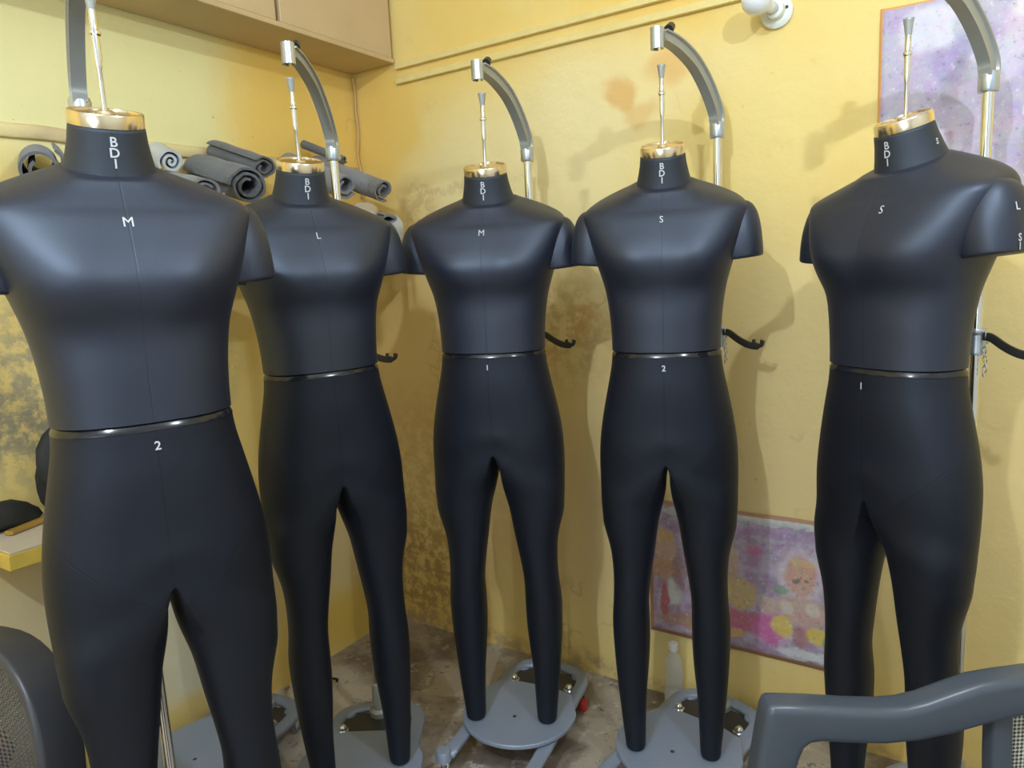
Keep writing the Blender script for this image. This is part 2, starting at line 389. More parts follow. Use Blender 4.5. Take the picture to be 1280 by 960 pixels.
def torso_mesh():
    bm = bmesh.new(); rings = []
    for z, a, yf, yb in smooth_rows(TORSO, 3):
        r = ring(z, a, yf, yb, 2.35 + .75*max(0, min(1, (z-1.12)/.12)))
        for p in r:
            if p.y < 0:      # pectoral forms
                k = math.exp(-((abs(p.x)-.070)/.042)**2 - ((p.z-1.185)/.040)**2)
                p.y -= .005*k
                p.y += .003*math.exp(-(p.x/.02)**2 - ((p.z-1.18)/.07)**2)
                p.y += .004*math.exp(-((abs(p.x)-.06)/.06)**2 - ((p.z-1.115)/.030)**2)
            else:
                p.y -= .008*math.exp(-(p.x/.02)**2 - ((p.z-1.12)/.12)**2)
        for p in r:
            k = min(1, max(0, (z-1.262)/.075)); p.z += (p.y-.01)*math.tan(math.radians(20))*k*k*(3-2*k)
        rings.append(r)
    loft(bm, rings); return bm
def lower_mesh():
    bm = bmesh.new(); N = 64; H = N//2
    rings = []
    for z, a, yf, yb in smooth_rows(LOWER, 3):
        r = ring(z, a, yf, yb)
        for p in r:
            if p.y < 0: p.y -= .004*math.exp(-(p.x/.055)**2 - ((p.z-.765)/.045)**2)
            else:
                p.y += .007*math.exp(-((abs(p.x)-.07)/.05)**2 - ((p.z-.80)/.06)**2)
                p.y -= .012*math.exp(-(p.x/.02)**2 - ((p.z-.78)/.07)**2)
        rings.append(r)
    vr = [[bm.verts.new(p) for p in r] for r in rings]
    for a, b in zip(vr, vr[1:]):
        for i in range(N): bm.faces.new((a[i], a[(i+1) % N], b[(i+1) % N], b[i]))
    bm.faces.new(list(reversed(vr[0])))
    last = vr[-1]; F0, B0 = last[0].co.copy(), last[H].co.copy()
    mids = []
    for k in range(1, H):       # from back to front along x=0
        t = k/H
        p = B0.lerp(F0, t); p.z += .010*math.sin(PI*t)**1 * 0.8
        mids.append(bm.verts.new(p))
    for side in (1, -1):
        outer = [last[i] for i in range(0, H+1)] if side == 1 else [last[(-i) % N] for i in range(0, H+1)]
        base = outer + mids      # front -> outer -> back -> centre back to front
        cen = Vector((side*.078, .006, 0))
        angs = [math.atan2(v.co.y-cen.y, (v.co.x-cen.x)*side) for v in base]
        prev = base
        rows = smooth_rows(LEG, 3)
        for j, (z, cx, hx, cy, hy) in enumerate(rows):
            w_ = min(1, max(0, (.704-z)/.075)); w_ = w_*w_*(3-2*w_)
            cur = []
            for v, a in zip(base, angs):
                c, s = math.cos(a), math.sin(a)
                n = 2.15 + .15*max(0, min(1, (z-.56)/.10))
                rr = (abs(c/hx)**n + abs(s/hy)**n)**(-1/n)
                p = Vector((side*(cx + rr*c), cy + rr*s, z))
                if w_ < 1:
                    q = v.co.copy(); q.z = z
                    q.x = side*max(side*q.x*(1 - .02*(.704-z)/.1), cx-hx)
                    p = q.lerp(p, w_)
                cur.append(bm.verts.new(p))
            M = len(cur)
            for i in range(M): bm.faces.new((prev[i], prev[(i+1) % M], cur[(i+1) % M], cur[i]))
            prev = cur
        bm.faces.new(prev)
    for v in bm.verts:       # the fork rises towards the front
        x, y, z = v.co
        if .60 < z < .82:
            kz = math.sin(PI*(z-.60)/.22)**1.5; ky = max(0, min(1, (.035-y)/.12)); kb = max(0, (y-.03)/.1)
            v.co.z += (.042*ky + .012*kb)*kz*math.exp(-(x/.052)**2)
    return bm
def tilt(p, c, ang):       # tilt about x axis through c (front goes down)
    q = p - c; return c + Vector((q.x, q.y*math.cos(ang) - q.z*math.sin(ang), q.y*math.sin(ang) + q.z*math.cos(ang)))
NT = math.radians(18)
NECK_TOP_C = Vector((0, -.002, 1.403))
def neck_mesh():
    bm = bmesh.new(); rings = []
    for k, (h, r, rr) in enumerate([(-.085,.070,.070),(-.070,.0640,.066),(-.055,.0585,.061),(-.040,.0545,.0575),(-.020,.0505,.0525),(-.004,.0485,.050),(0,.0478,.049)]):
        c = Vector((0, .004 - .006*(h+.085)/.085, 0))
        rings.append([tilt(Vector((r*math.cos(2*PI*i/48), rr*math.sin(2*PI*i/48), h)) + NECK_TOP_C + c, NECK_TOP_C, NT) for i in range(48)])
    loft(bm, rings); return bm
def neck_cap():
    bm = bmesh.new(); rings = []
    for h, r in [(0,.0470),(.001,.0480),(.017,.0480),(.019,.0468),(.019,.0435),(.0165,.043),(.0165,.012),(.020,.009),(.020,.001)]:
        rings.append([tilt(Vector((r*math.cos(2*PI*i/48), r*1.02*math.sin(2*PI*i/48), h)) + NECK_TOP_C, NECK_TOP_C, NT) for i in range(48)])
    loft(bm, rings); return bm
ROD_TOP = 1.583
def rod_mesh():
    bm = bmesh.new()
    prof = [(.0036,1.405),(.0036,1.478),(.0046,1.480),(.0046,1.486),(.0055,1.490),(.0055,1.522),(.0078,1.524),(.0078,1.528),(.0052,1.530),(.0052,1.556),(.004,1.558)]
    lathe(bm, prof, 20); return bm
def rod_tip():
    bm = bmesh.new(); lathe(bm, [(.0045,1.553),(.0052,1.556),(.0085,1.580),(.0095,ROD_TOP),(.006,ROD_TOP),(.004,1.578)], 20); return bm
SLEEVE = [(1.296,.140,.174,.020,.004),(1.290,.124,.185,.034,.005),(1.277,.112,.1945,.046,.005),(1.258,.105,.2010,.053,.004),(1.235,.105,.2050,.057,.002),
 (1.210,.105,.2075,.0575,0),(1.192,.110,.2085,.056,-.001),(1.182,.113,.2085,.054,-.002),(1.178,.115,.207,.052,-.002),(1.176,.120,.203,.047,-.002)]
def sleeve_mesh(side):
    bm = bmesh.new(); rings = []
    for z, xi, xo, hy, cy in smooth_rows(SLEEVE, 2):
        cx, hx = (xi+xo)/2, (xo-xi)/2
        rings.append([Vector((side*(cx + hx*sup(math.cos(2*PI*i/36), 2.3)), cy + hy*sup(math.sin(2*PI*i/36), 2.3), z + ((abs(cx + hx*math.cos(2*PI*i/36))-.165)*.10 if z < 1.18 else 0))) for i in range(36)])
    loft(bm, rings); return bm
def band_mesh():
    bm = bmesh.new(); rings = []
    for h, off in ((-.0068,-.012),(-.0066,-.0004),(-.0060,.0),(-.004,-.0005),(-.002,-.0013),(0,-.0022),(.002,-.0032),(.004,-.0043),(.006,-.0056),(.0068,-.007),(.0069,-.014)):
        rings.append(ring(.9835 + h, .1216+off, -.0975-off, .0735+off))
    loft(bm, rings); return bm
def to_me(bm, name):
    bmesh.ops.recalc_face_normals(bm, faces=bm.faces); me = bpy.data.meshes.new(name); bm.to_mesh(me); bm.free(); return me
ME = {k: to_me(f, k) for k, f in dict(torso=torso_mesh(), lower_body=lower_mesh(), neck=neck_mesh(), neck_cap=neck_cap(), hanging_rod=rod_mesh(),
      rod_tip=rod_tip(), sleeve_r=sleeve_mesh(1), sleeve_l=sleeve_mesh(-1), waist_band=band_mesh()).items()}
ME['neck_cap'].set_sharp_from_angle; 
def bvh_of(me): return BVHTree.FromPolygons([v.co.copy() for v in me.vertices], [tuple(p.vertices) for p in me.polygons])
BV = {k: bvh_of(ME[k]) for k in ('torso', 'lower_body', 'neck', 'sleeve_r', 'sleeve_l')}
def text_mesh(body, size, bold=0.0):
    cu = bpy.data.curves.new('lettering', 'FONT'); cu.body = body; cu.size = size; cu.align_x = 'CENTER'; cu.align_y = 'CENTER'
    cu.offset = bold; cu.space_line = 0.80; cu.resolution_u = 3
    to = bpy.data.objects.new('lettering', cu); COL.objects.link(to)
    dg = bpy.context.evaluated_depsgraph_get(); dg.update()
    me = bpy.data.meshes.new_from_object(to.evaluated_get(dg))
    bpy.data.objects.remove(to); return me
def letter_on(body, size, key, origin, xdir, ydir, cast, parent, bold=0.0003):
    """flat text laid out at origin along xdir/ydir, cast along `cast` onto the body part"""
    me = text_mesh(body, size, bold)
    bm = bmesh.new(); bm.from_mesh(me); bmesh.ops.triangulate(bm, faces=bm.faces)
    bmesh.ops.subdivide_edges(bm, edges=[e for e in bm.edges if e.calc_length() > size*0.25], cuts=1)
    origin, xdir, ydir, cast = Vector(origin), Vector(xdir).normalized(), Vector(ydir).normalized(), Vector(cast).normalized()
    top, botm = [], []
    for v in bm.verts:
        p = origin + xdir*v.co.x + ydir*v.co.y
        hit = BV[key].ray_cast(p - cast*0.15, cast)[0]
        v.co = (hit if hit is not None else p) - cast*0.0011
    o = obj('lettering', bm, M_INK, parent, False)
    return o

def mannequin(x, y, yaw, s, chest, waist, label, extra=False, lean=0.0, cx=0.0):
    t = empty('dress_form_mannequin', (x, y, .1005), yaw, label, 'mannequin', 'black male dress forms on wheeled stands')
    t.scale = s if isinstance(s, tuple) else (s, s, s); t.rotation_euler = (0, lean, yaw)
    for nm, key, m in (('torso', 'torso', M_TOP), ('lower_body', 'lower_body', M_LOW), ('neck', 'neck', M_NECK), ('waist_band', 'waist_band', M_BAND),
                       ('sleeve', 'sleeve_l', M_TOP), ('sleeve', 'sleeve_r', M_TOP)):
        o = link(nm, ME[key], m, t)
        if nm in ('torso', 'lower_body', 'sleeve'):
            md = o.modifiers.new('sub', 'SUBSURF'); md.levels = 1; md.render_levels = 1
        if nm == 'torso': lettr = letter_on(chest, .019, 'torso', (cx, -.12, 1.262), (1, 0, 0), (0, 0, 1), (0, 1, 0), o, 0)
        if nm == 'lower_body' and waist: letter_on(waist, .0175, 'lower_body', (0, -.12, .956), (1, 0, 0), (0, 0, 1), (0, 1, 0), o)
        if nm == 'neck': letter_on('B\nD\nI', .0175, 'neck', (0, -.055, 1.358), (1, 0, 0), (0, 0, 1), (0, 1, 0), o)
        if nm == 'sleeve' and key == 'sleeve_r' and extra:
            letter_on('L', .017, key, (.2, -.012, 1.250), (0, 1, 0), (0, 0, 1), (-1, 0, 0), o)
            letter_on('S\n1', .0165, key, (.2, -.012, 1.196), (0, 1, 0), (0, 0, 1), (-1, 0, 0), o)
    if extra: letter_on('S', .014, 'neck', (.07, .01, 1.372), (0, 1, 0), (0, 0, 1), (-1, 0, 0), [c for c in t.children if c.name.startswith('neck')][0])
    cap = link('neck_cap', ME['neck_cap'], M_GOLD, t); ME['neck_cap'].set_sharp_from_angle(angle=math.radians(40))
    rod = link('hanging_rod', ME['hanging_rod'], M_CHROME, t); ME['hanging_rod'].set_sharp_from_angle(angle=math.radians(40))
    tip = link('rod_tip', ME['rod_tip'], M_CASTG, rod)
    return t
mannequin(-.553, 1.055, .60, (1.01, 1.0, 1.0), 'M', '2', 'black dress form marked M and 2, nearest and leftmost, beside the mesh-backed chair')
mannequin(-.397, 1.5446, .50, (1.0, 1.0, 1.0), 'L', '', 'black dress form marked L behind the nearest form, in front of the fabric rolls', lean=-.016)
mannequin(-.0469, 1.736, -.15, (1.045, 1.02, 1.0), 'M', '1', 'black dress form marked M and 1, middle of the five, beside the room corner', lean=.007)
mannequin(.345, 1.573, -.27, (.975, 1.0, 1.0), 'S', '2', 'black dress form marked S and 2, in front of the small poster and bottle')
mannequin(.6985, 1.2767, -1.15, (.985, .93, .985), 'S', '1', 'black dress form marked S and 1, turned sideways, rightmost behind the grey armrest', True, cx=.026)

# ------------------------------------------------------------------ wheeled stands (local: pole at origin, forward = -y)
def stand(pole, psi, label, pole_top=1.592, arm=True, hook=True):
    t = empty('wheeled_stand', (pole[0], pole[1], 0), -psi, label, 'stand', 'wheeled stands with grey bases')
    # base frame: rounded trapezoid ring lying flat
    bm = bmesh.new()
    key = [(-.112,-.440,.075),(-.112,-.30,.075),(-.112,-.12,.075),(-.108,-.02,.075),(-.07,.022,.075),(0,.034,.075),(.07,.022,.075),(.108,-.02,.075),(.112,-.12,.075),(.112,-.30,.075),(.112,-.440,.075)]
    sweep(bm, catmull(key, 5), rrect(.036, .015, .005, 2))
    obj('base_frame', bm, M_PLATE, t, bevel=0)
    # foot plate: round front, straight shoulders to the back
    bm = bmesh.new(); pts = []
    for k in range(0, 33):
        a = math.radians(-190 + 200*k/32); pts.append((.155*math.cos(a), -.235 + .155*math.sin(a)))
    pts += [(.112, -.125), (.06, -.110), (-.06, -.110), (-.112, -.125)]
    prism(bm, pts, .0865, .0985); pl = obj('foot_plate', bm, M_PLATE, t, False, bevel=.003)
    bm = bmesh.new(); cyl(bm, (0, -.27, .0982), (0, -.27, .0990), .005); obj('plate_hole', bm, M_BLK, pl)
    # socket at the back bar
    bm = bmesh.new(); lathe(bm, [(.026,.064),(.028,.070),(.028,.088),(.020,.095),(.0185,.160),(.0165,.166),(.0115,.167)], 24); obj('pole_socket', bm, M_CASTG, t, autos=35)
    for sx in (-.085, .085):
        bm = bmesh.new(); bmesh.ops.create_uvsphere(bm, u_segments=14, v_segments=8, radius=.011, matrix=Matrix.Translation((sx, -.075, .083)))
        cyl(bm, (sx, -.075, .064), (sx, -.075, .080), .016, seg=6); obj('base_bolt', bm, M_CHROME, t)
    bm = bmesh.new(); box(bm, (0, -.045, .069), (.20, .10, .010)); obj('mounting_bar', bm, M_STRAP, t, False, bevel=.002)
    for fx, fy in ((-.122, -.445), (.122, -.445), (-.088, .0), (.088, .0)):
        zt = .0905 if fy < -.2 else .0795
        bm = bmesh.new(); lathe(bm, [(.017,.060),(.020,.063),(.020,zt-.006),(.017,zt-.001),(.002,zt)], 20, (fx, fy, 0)); f = obj('caster_mount', bm, M_PLATE, t, autos=35)
        bm = bmesh.new(); cyl(bm, (fx, fy, .048), (fx, fy, .062), .010); box(bm, (fx-.011, fy+.008, .036), (.002, .022, .034)); box(bm, (fx+.011, fy+.008, .036), (.002, .022, .034)); box(bm, (fx, fy+.008, .0525), (.024, .022, .002))
        obj('caster_fork', bm, M_CHROME, f)
        bm = bmesh.new(); cyl(bm, (fx-.008, fy+.012, .0225), (fx+.008, fy+.012, .0225), .022); obj('caster_wheel', bm, M_WHEEL, f, bevel=.003)
    bm = bmesh.new(); cyl(bm, (0, 0, .12), (0, 0, pole_top), .0105, seg=28); obj('pole', bm, M_CHROME, t, autos=40)
    if hook:
        zc = 1.088
        bm = bmesh.new(); lathe(bm, [(.0125,zc-.026),(.0175,zc-.026),(.0185,zc-.022),(.0175,zc-.018),(.0172,zc+.014),(.0195,zc+.018),(.0195,zc+.024),(.0185,zc+.026),(.0125,zc+.026)], 28)
        cl = obj('pole_clamp', bm, M_SILV, t, autos=30)
        bm = bmesh.new(); cyl(bm, (-.018, 0, zc+.012), (-.034, 0, zc+.016), .003); cyl(bm, (-.033, -.008, zc+.016), (-.033, .008, zc+.016), .003); obj('clamp_screw', bm, M_CHROME, cl)
        # strap that reaches the form's waist and the hook that sticks out sideways
        bm = bmesh.new()
        pth = catmull([(.014,-.004,zc+.012),(.034,-.012,zc+.010),(.058,-.018,zc-.004),(.082,-.022,zc-.015),(.104,-.026,zc-.019),(.120,-.028,zc-.016),(.124,-.029,zc-.004)], 5)
        n = len(pth); sweep(bm, pth, rrect(.006, .017, .0018, 2), scales=[(1, 1) if i < n-8 else (1, .62) for i in range(n)])
        box(bm, (.1015, -.0255, zc-.009), (.007, .006, .012))
        obj('waist_hook', bm, M_STRAP, t, autos=40)
        bm = bmesh.new(); pth = catmull([(-.012,-.008,zc),(-.03,-.03,zc-.006),(-.035,-.08,zc-.012),(-.02,-.14,zc-.012),(-.0,-.172,zc-.010)], 5)
        sweep(bm, pth, rrect(.006, .018, .0018, 2)); obj('waist_strap', bm, M_STRAP, t, autos=40)
        # chain hanging from the clamp
        bm = bmesh.new()
        for k in range(9):
            z0 = zc+.014 - .0095*k
            cx = .0225 + .0015*math.sin(k*1.3); flat = k % 2
            pts = [Vector((cx, -.008, z0)) + (Vector((.0036*math.cos(a), 0, .0065*math.sin(a))) if flat else Vector((0, .0036*math.cos(a), .0065*math.sin(a)))) for a in [2*PI*q/12 for q in range(12)]]
            sweep(bm, pts, circ(.0013, 6), up=(0, 1, 0) if flat else (1, 0, 0), closed=True)
        obj('chain', bm, M_CHROME, cl)
    if arm:
        bm = bmesh.new(); lathe(bm, [(.0112,1.566),(.0165,1.566),(.0180,1.570),(.0180,1.596),(.0165,1.602),(.002,1.603)], 28); obj('arm_socket', bm, M_SILV, t, autos=35)
        # cast I-section arm
        path = catmull([(0,.0,1.596),(0,-.006,1.625),(0,-.040,1.664),(0,-.082,1.697),(0,-.130,1.722),(0,-.200,1.740),(0,-.262,1.745)], 5)
        hh, ww, web, fl = .020, .0115, .0065, .005
        prof = [(ww,hh),(-ww,hh),(-ww,hh-fl),(-web,hh-fl-.003),(-web,-hh+fl+.003),(-ww,-hh+fl),(-ww,-hh),(ww,-hh),(ww,-hh+fl),(web,-hh+fl+.003),(web,hh-fl-.003),(ww,hh-fl)]
        n = len(path); sweep(bm := bmesh.new(), path, prof, up=(0, -1, .001), scales=[(1, (.85 if i < 2 else 1.0) - .42*(i/(n-1))**1.5) for i in range(n)])
        obj('support_arm', bm, M_CASTG, t, autos=30)
        bm = bmesh.new()
        ex, ey, ez = 0, -.285, 1.735
        prof_o = [(.0138*math.cos(a), .0138*math.sin(a)) for a in [math.radians(-70 + 320*k/24 + 0) for k in range(25)]]
        prof_i = [(.0098*math.cos(a), .0098*math.sin(a)) for a in [math.radians(250 - 320*k/24) for k in range(25)]]
        rot = math.radians(-180)
        outl = [(ex + x*math.cos(rot)-y*math.sin(rot), ey + x*math.sin(rot)+y*math.cos(rot)) for x, y in prof_o + prof_i]
        # slot faces forward (-y after rotation below)
        prism(bm, outl, ez-.021, ez+.021)
        c = obj('arm_clamp', bm, M_SILV, t, autos=30)
        bm = bmesh.new(); cyl(bm, (0, -.255, 1.744), (0, -.228, 1.768), .004); cyl(bm, (0, -.234, 1.763), (0, -.222, 1.773), .011, .009, 8); obj('clamp_knob', bm, M_BLK, c, autos=30)
    return t
stand((-.716, 1.288), math.radians(-35), 'grey wheeled stand behind the nearest leftmost black form')
stand((-.413, 1.832), math.radians(2), 'grey wheeled stand holding the black form marked L')
stand((.072, 1.998), math.radians(24), 'grey wheeled stand holding the middle black form beside the small red plastic piece')
stand((.523, 1.783), math.radians(41), 'grey wheeled stand with chain and hook, in front of the clear bottle')
stand((.936, 1.424), math.radians(58), 'grey wheeled stand with long chrome pole, rightmost against the large poster')
stand((-.755, 1.895), math.radians(20), 'empty grey stand base with short pole, by the left wall', pole_top=.55, arm=False, hook=False)

# ------------------------------------------------------------------ wall fittings
M_WALLPAINT = mat('yellow_paint_over_trim', (0.82, 0.66, 0.27), 0.5, noise=0.10, nscale=30, bump=0.2, bscale=60)
def wall_box(name, u0, u1, d0, d1, z0, z1, m, bevel=.002, rz=RZ_R):
    bm = bmesh.new(); v = box(bm, (0, 0, 0), (u1-u0, d1-d0, z1-z0))
    o = obj(name, bm, m, None, False, bevel=bevel); o.location = W((u0+u1)/2, (d0+d1)/2, (z0+z1)/2); o.rotation_euler = (0, 0, rz); return o
for i, (z0, z1, u0, u1) in enumerate([(1.893, 1.912, .20, 1.315), (1.938, 1.956, .20, 2.6)]):
    o = wall_box('wall_conduit', u0, u1, 0.0, .016, z0, z1, M_WALLPAINT)
    tag(o, ['lower cream painted cable conduit on the right wall, ending at the bulb', 'upper cream painted cable conduit on the right wall, just below the top of the photo'][i], 'conduit')
# plaster ledge along the left wall
bm = bmesh.new()
sec = [(-.002, 1.622), (.007, 1.621), (.010, 1.625), (.010, 1.640), (.007, 1.651), (-.002, 1.655)]
rings = []
for k in range(40):
    d = 0.02 + 2.3*k/39
    rings.append([W(u*(1+.1*math.sin(k*1.7)), d, z + .0015*math.sin(k*.9) + .001*math.sin(k*2.3)) for u, z in sec])
loft(bm, rings)
def plast():
    m, t, b = nt('stained_cream_plaster'); g = G(t); tc = t.nodes.new('ShaderNodeTexCoord').outputs['Object']
    col = g.mix(g.ramp(g.noise(tc, 5, 5), .4, .65), (0.82, 0.68, 0.34), (0.60, 0.46, 0.27))
    t.links.new(col, b.inputs['Base Color']); b.inputs['Roughness'].default_value = .7; return m
o = obj('trim_1', bm, plast(), None); o['kind'] = 'structure'
# cable down the corner
pts = [W(.012 + .004*math.sin(k*2.1), .012 + .004*math.cos(k*1.3), 1.95 - .05*k) for k in range(9)]
tag(tube('corner_cable', pts, .004, mat('painted_cable', (0.60, 0.42, 0.20), .6)), 'thin yellow painted cable running down the room corner', 'cable')
pts = [W(1.40, .008, 1.878), W(1.46, .008, 1.890), W(1.55, .007, 1.895), W(1.7, .007, 1.900), W(2.0, .007, 1.905)]
tag(tube('wall_wire', pts, .003, mat('dark_wire', (0.30, 0.22, 0.10), .6)), 'thin dark wire running right from the bulb holder along the wall', 'wire')
# bulb and its holder
def axial(name, prof, org, axis, m, parent=None, seg=28, autos=None):
    bm = bmesh.new(); lathe(bm, prof, seg); q = Vector((0, 0, 1)).rotation_difference(Vector(axis))
    bmesh.ops.transform(bm, matrix=Matrix.Translation(org) @ q.to_matrix().to_4x4(), verts=bm.verts); return obj(name, bm, m, parent, autos=autos)
HB = W(1.385, 0, 1.848)
M_WPL = mat('white_bakelite', (0.80, 0.82, 0.76), 0.35)
hold = axial('bulb_holder', [(.001,.0),(.036,.0),(.037,.010),(.033,.014),(.022,.016),(.020,.034),(.016,.036),(.002,.036)], HB, LD, M_WPL, autos=35)
tag(hold, 'round white bulb holder fixed to the right wall', 'bulb holder')
axial('holder_screw', [(.001,.0),(.004,.0),(.004,.0025),(.001,.003)], HB + RD*.024 + Vector((0,0,.004)) + LD*.0135, LD, M_BLK, hold)
bax = (LD*0.9 + RD*-.35 + Vector((0,0,.12))).normalized(); BO = HB + LD*.030
bulb = axial('light_bulb', [(.001,.004),(.013,.004),(.014,.022),(.016,.030),(.024,.044),(.030,.058),(.032,.070),(.030,.084),(.022,.096),(.010,.102),(.001,.103)], BO, bax,
             mat('opal_glass', (0.80, 0.83, 0.86), 0.12, spec=0.6))
tag(bulb, 'unlit white opal light bulb in the holder on the right wall', 'light bulb')
axial('bulb_cap', [(.001,-.002),(.0125,-.002),(.0130,.014),(.0125,.018),(.001,.018)], BO, bax, M_SILV, bulb)
# overhead storage with cardboard boxes
M_CARD = mat('brown_cardboard', (0.60, 0.44, 0.25), 0.75, noise=0.12, nscale=6, bump=0.08, bscale=40)
M_PLY = mat('stained_plywood', (0.58, 0.43, 0.23), 0.65, noise=0.25, nscale=4, bump=0.1, bscale=25)
sh = empty('overhead_shelf', W(.10, .75, 1.958), RZ_R, 'wooden overhead shelf in the top left along the left wall', 'shelf')
bm = bmesh.new(); box(bm, (0, 0, .008), (.19, 1.48, .014)); obj('shelf_board', bm, M_PLY, sh, False, bevel=.002)
for i, (d0, d1, lab) in enumerate([(.015, .46, 'brown cardboard box at the corner end of the overhead shelf'), (.475, 1.10, 'longer brown cardboard box on the overhead shelf, away from the corner')]):
    bx_ = empty('cardboard_box', W(.10, (d0+d1)/2, 1.9735), RZ_R, lab, 'cardboard box', 'cardboard boxes on the overhead shelf')
    bm = bmesh.new(); box(bm, (0, 0, .15), (.185, d1-d0, .30)); obj('carton', bm, M_CARD, bx_, False, bevel=.003)
    bm = bmesh.new(); box(bm, (.0, 0, .3008), (.06, d1-d0-.01, .001)); obj('packing_tape', bm, mat('tan_tape', (0.5, 0.36, 0.18), .25), bx_, False)

# ------------------------------------------------------------------ posters
def poster_mat(name, base, blobs, border, bw, wpx, hpx, fine):
    """local x: 0..wpx, z: 0..hpx"""
    m, t, b = nt(name); g = G(t)
    tc = t.nodes.new('ShaderNodeTexCoord').outputs['Object']
    x0, y0, z0 = g.sep(tc)[:3]
    wv = g.warp(tc, 30, 0.030); x, y, z = g.sep(wv)[:3]
    col = g.mix(g.ramp(g.noise(tc, 22, 5, .6), .40, .62), base, fine)
    for (cx, cz, rx, rz, c, s) in blobs:
        col = g.mix(g.math('MULTIPLY', g.blob(x, z, cx, cz, rx, rz, .25), s), col, c)
    hue = g.noise(g.warp(tc, 60, .02), 38, 4, .6, True)
    col = g.mix(.22, col, hue)
    n = g.noise(tc, 75, 4, .7)
    col = g.mix(g.ramp(n, .56, .70, 0, .45), col, (0.85, 0.80, 0.82)); col = g.mix(g.ramp(n, .44, .30, 0, .45), col, (0.16, 0.10, 0.16))
    e = g.math('MINIMUM', g.math('MINIMUM', x0, g.math('SUBTRACT', wpx, x0)), g.math('MINIMUM', z0, g.math('SUBTRACT', hpx, z0)))
    col = g.mix(g.ramp(e, bw*.8, bw, 1, 0), col, border)
    t.links.new(col, b.inputs['Base Color']); b.inputs['Roughness'].default_value = .5; b.inputs['Specular IOR Level'].default_value = .3
    return m
def poster(name, u0, z0, wd, h, m, label, shear=0.0, d=.003):
    bm = bmesh.new(); nx, nz = 24, 16; grid = []
    for k in range(nz+1):
        row = []
        for i in range(nx+1):
            x, z = wd*i/nx, h*k/nz
            row.append((x, -(.0015 + .0015*math.sin(i*.8)*math.sin(k*.7) + (.004*(i/nx)**8)), z + shear*x))
        grid.append(row)
    fr = [[bm.verts.new(p) for p in r] for r in grid]; bk = [[bm.verts.new((p[0], p[1]+.0010, p[2])) for p in r] for r in grid]
    for k in range(nz):
        for i in range(nx):
            bm.faces.new((fr[k][i], fr[k][i+1], fr[k+1][i+1], fr[k+1][i])); bm.faces.new((bk[k][i], bk[k+1][i], bk[k+1][i+1], bk[k][i+1]))
    edge = [(0, i) for i in range(nx+1)] + [(k, nx) for k in range(1, nz+1)] + [(nz, i) for i in range(nx-1, -1, -1)] + [(k, 0) for k in range(nz-1, 0, -1)]
    for a, b in zip(edge, edge[1:]+edge[:1]): bm.faces.new((fr[a[0]][a[1]], bk[a[0]][a[1]], bk[b[0]][b[1]], fr[b[0]][b[1]]))
    o = obj(name, bm, m, None); o.location = W(u0, d, z0); o.rotation_euler = (0, 0, RZ_R); tag(o, label, 'poster'); return o
LIL = (0.62, 0.52, 0.72); PUR = (0.36, 0.24, 0.50); SKIN = (0.72, 0.42, 0.28); WHT = (0.85, 0.84, 0.82)
mp1 = poster_mat('lilac_print', (0.52, 0.46, 0.60), [
    (.10,.36,.06,.05,(.80,.76,.88),.8),(.19,.30,.05,.04,(.30,.22,.50),.6),(.13,.28,.03,.04,(.33,.26,.55),.6),(.22,.27,.05,.05,(.72,.66,.82),.7),(.17,.35,.03,.05,(.35,.36,.52),.5),
    (.15,.18,.09,.05,(.45,.36,.48),.5),(.10,.10,.08,.05,(.76,.64,.80),.7),(.20,.14,.06,.04,(.60,.48,.62),.6),(.28,.34,.05,.06,(.78,.55,.66),.6),(.31,.22,.04,.10,(.70,.36,.44),.6),
    (.30,.08,.035,.07,(.38,.30,.32),.7),(.28,.37,.04,.02,WHT,.6),(.19,.05,.06,.03,(.68,.52,.66),.6),(.30,.16,.03,.012,WHT,.9)],
    (0.86, 0.42, 0.14), .006, .34, .42, (0.48, 0.36, 0.60))
poster('wall_poster', 1.605, 1.385, .34, .42, mp1, 'large lilac religious poster with orange border, upper right behind the chrome pole', shear=-.03)
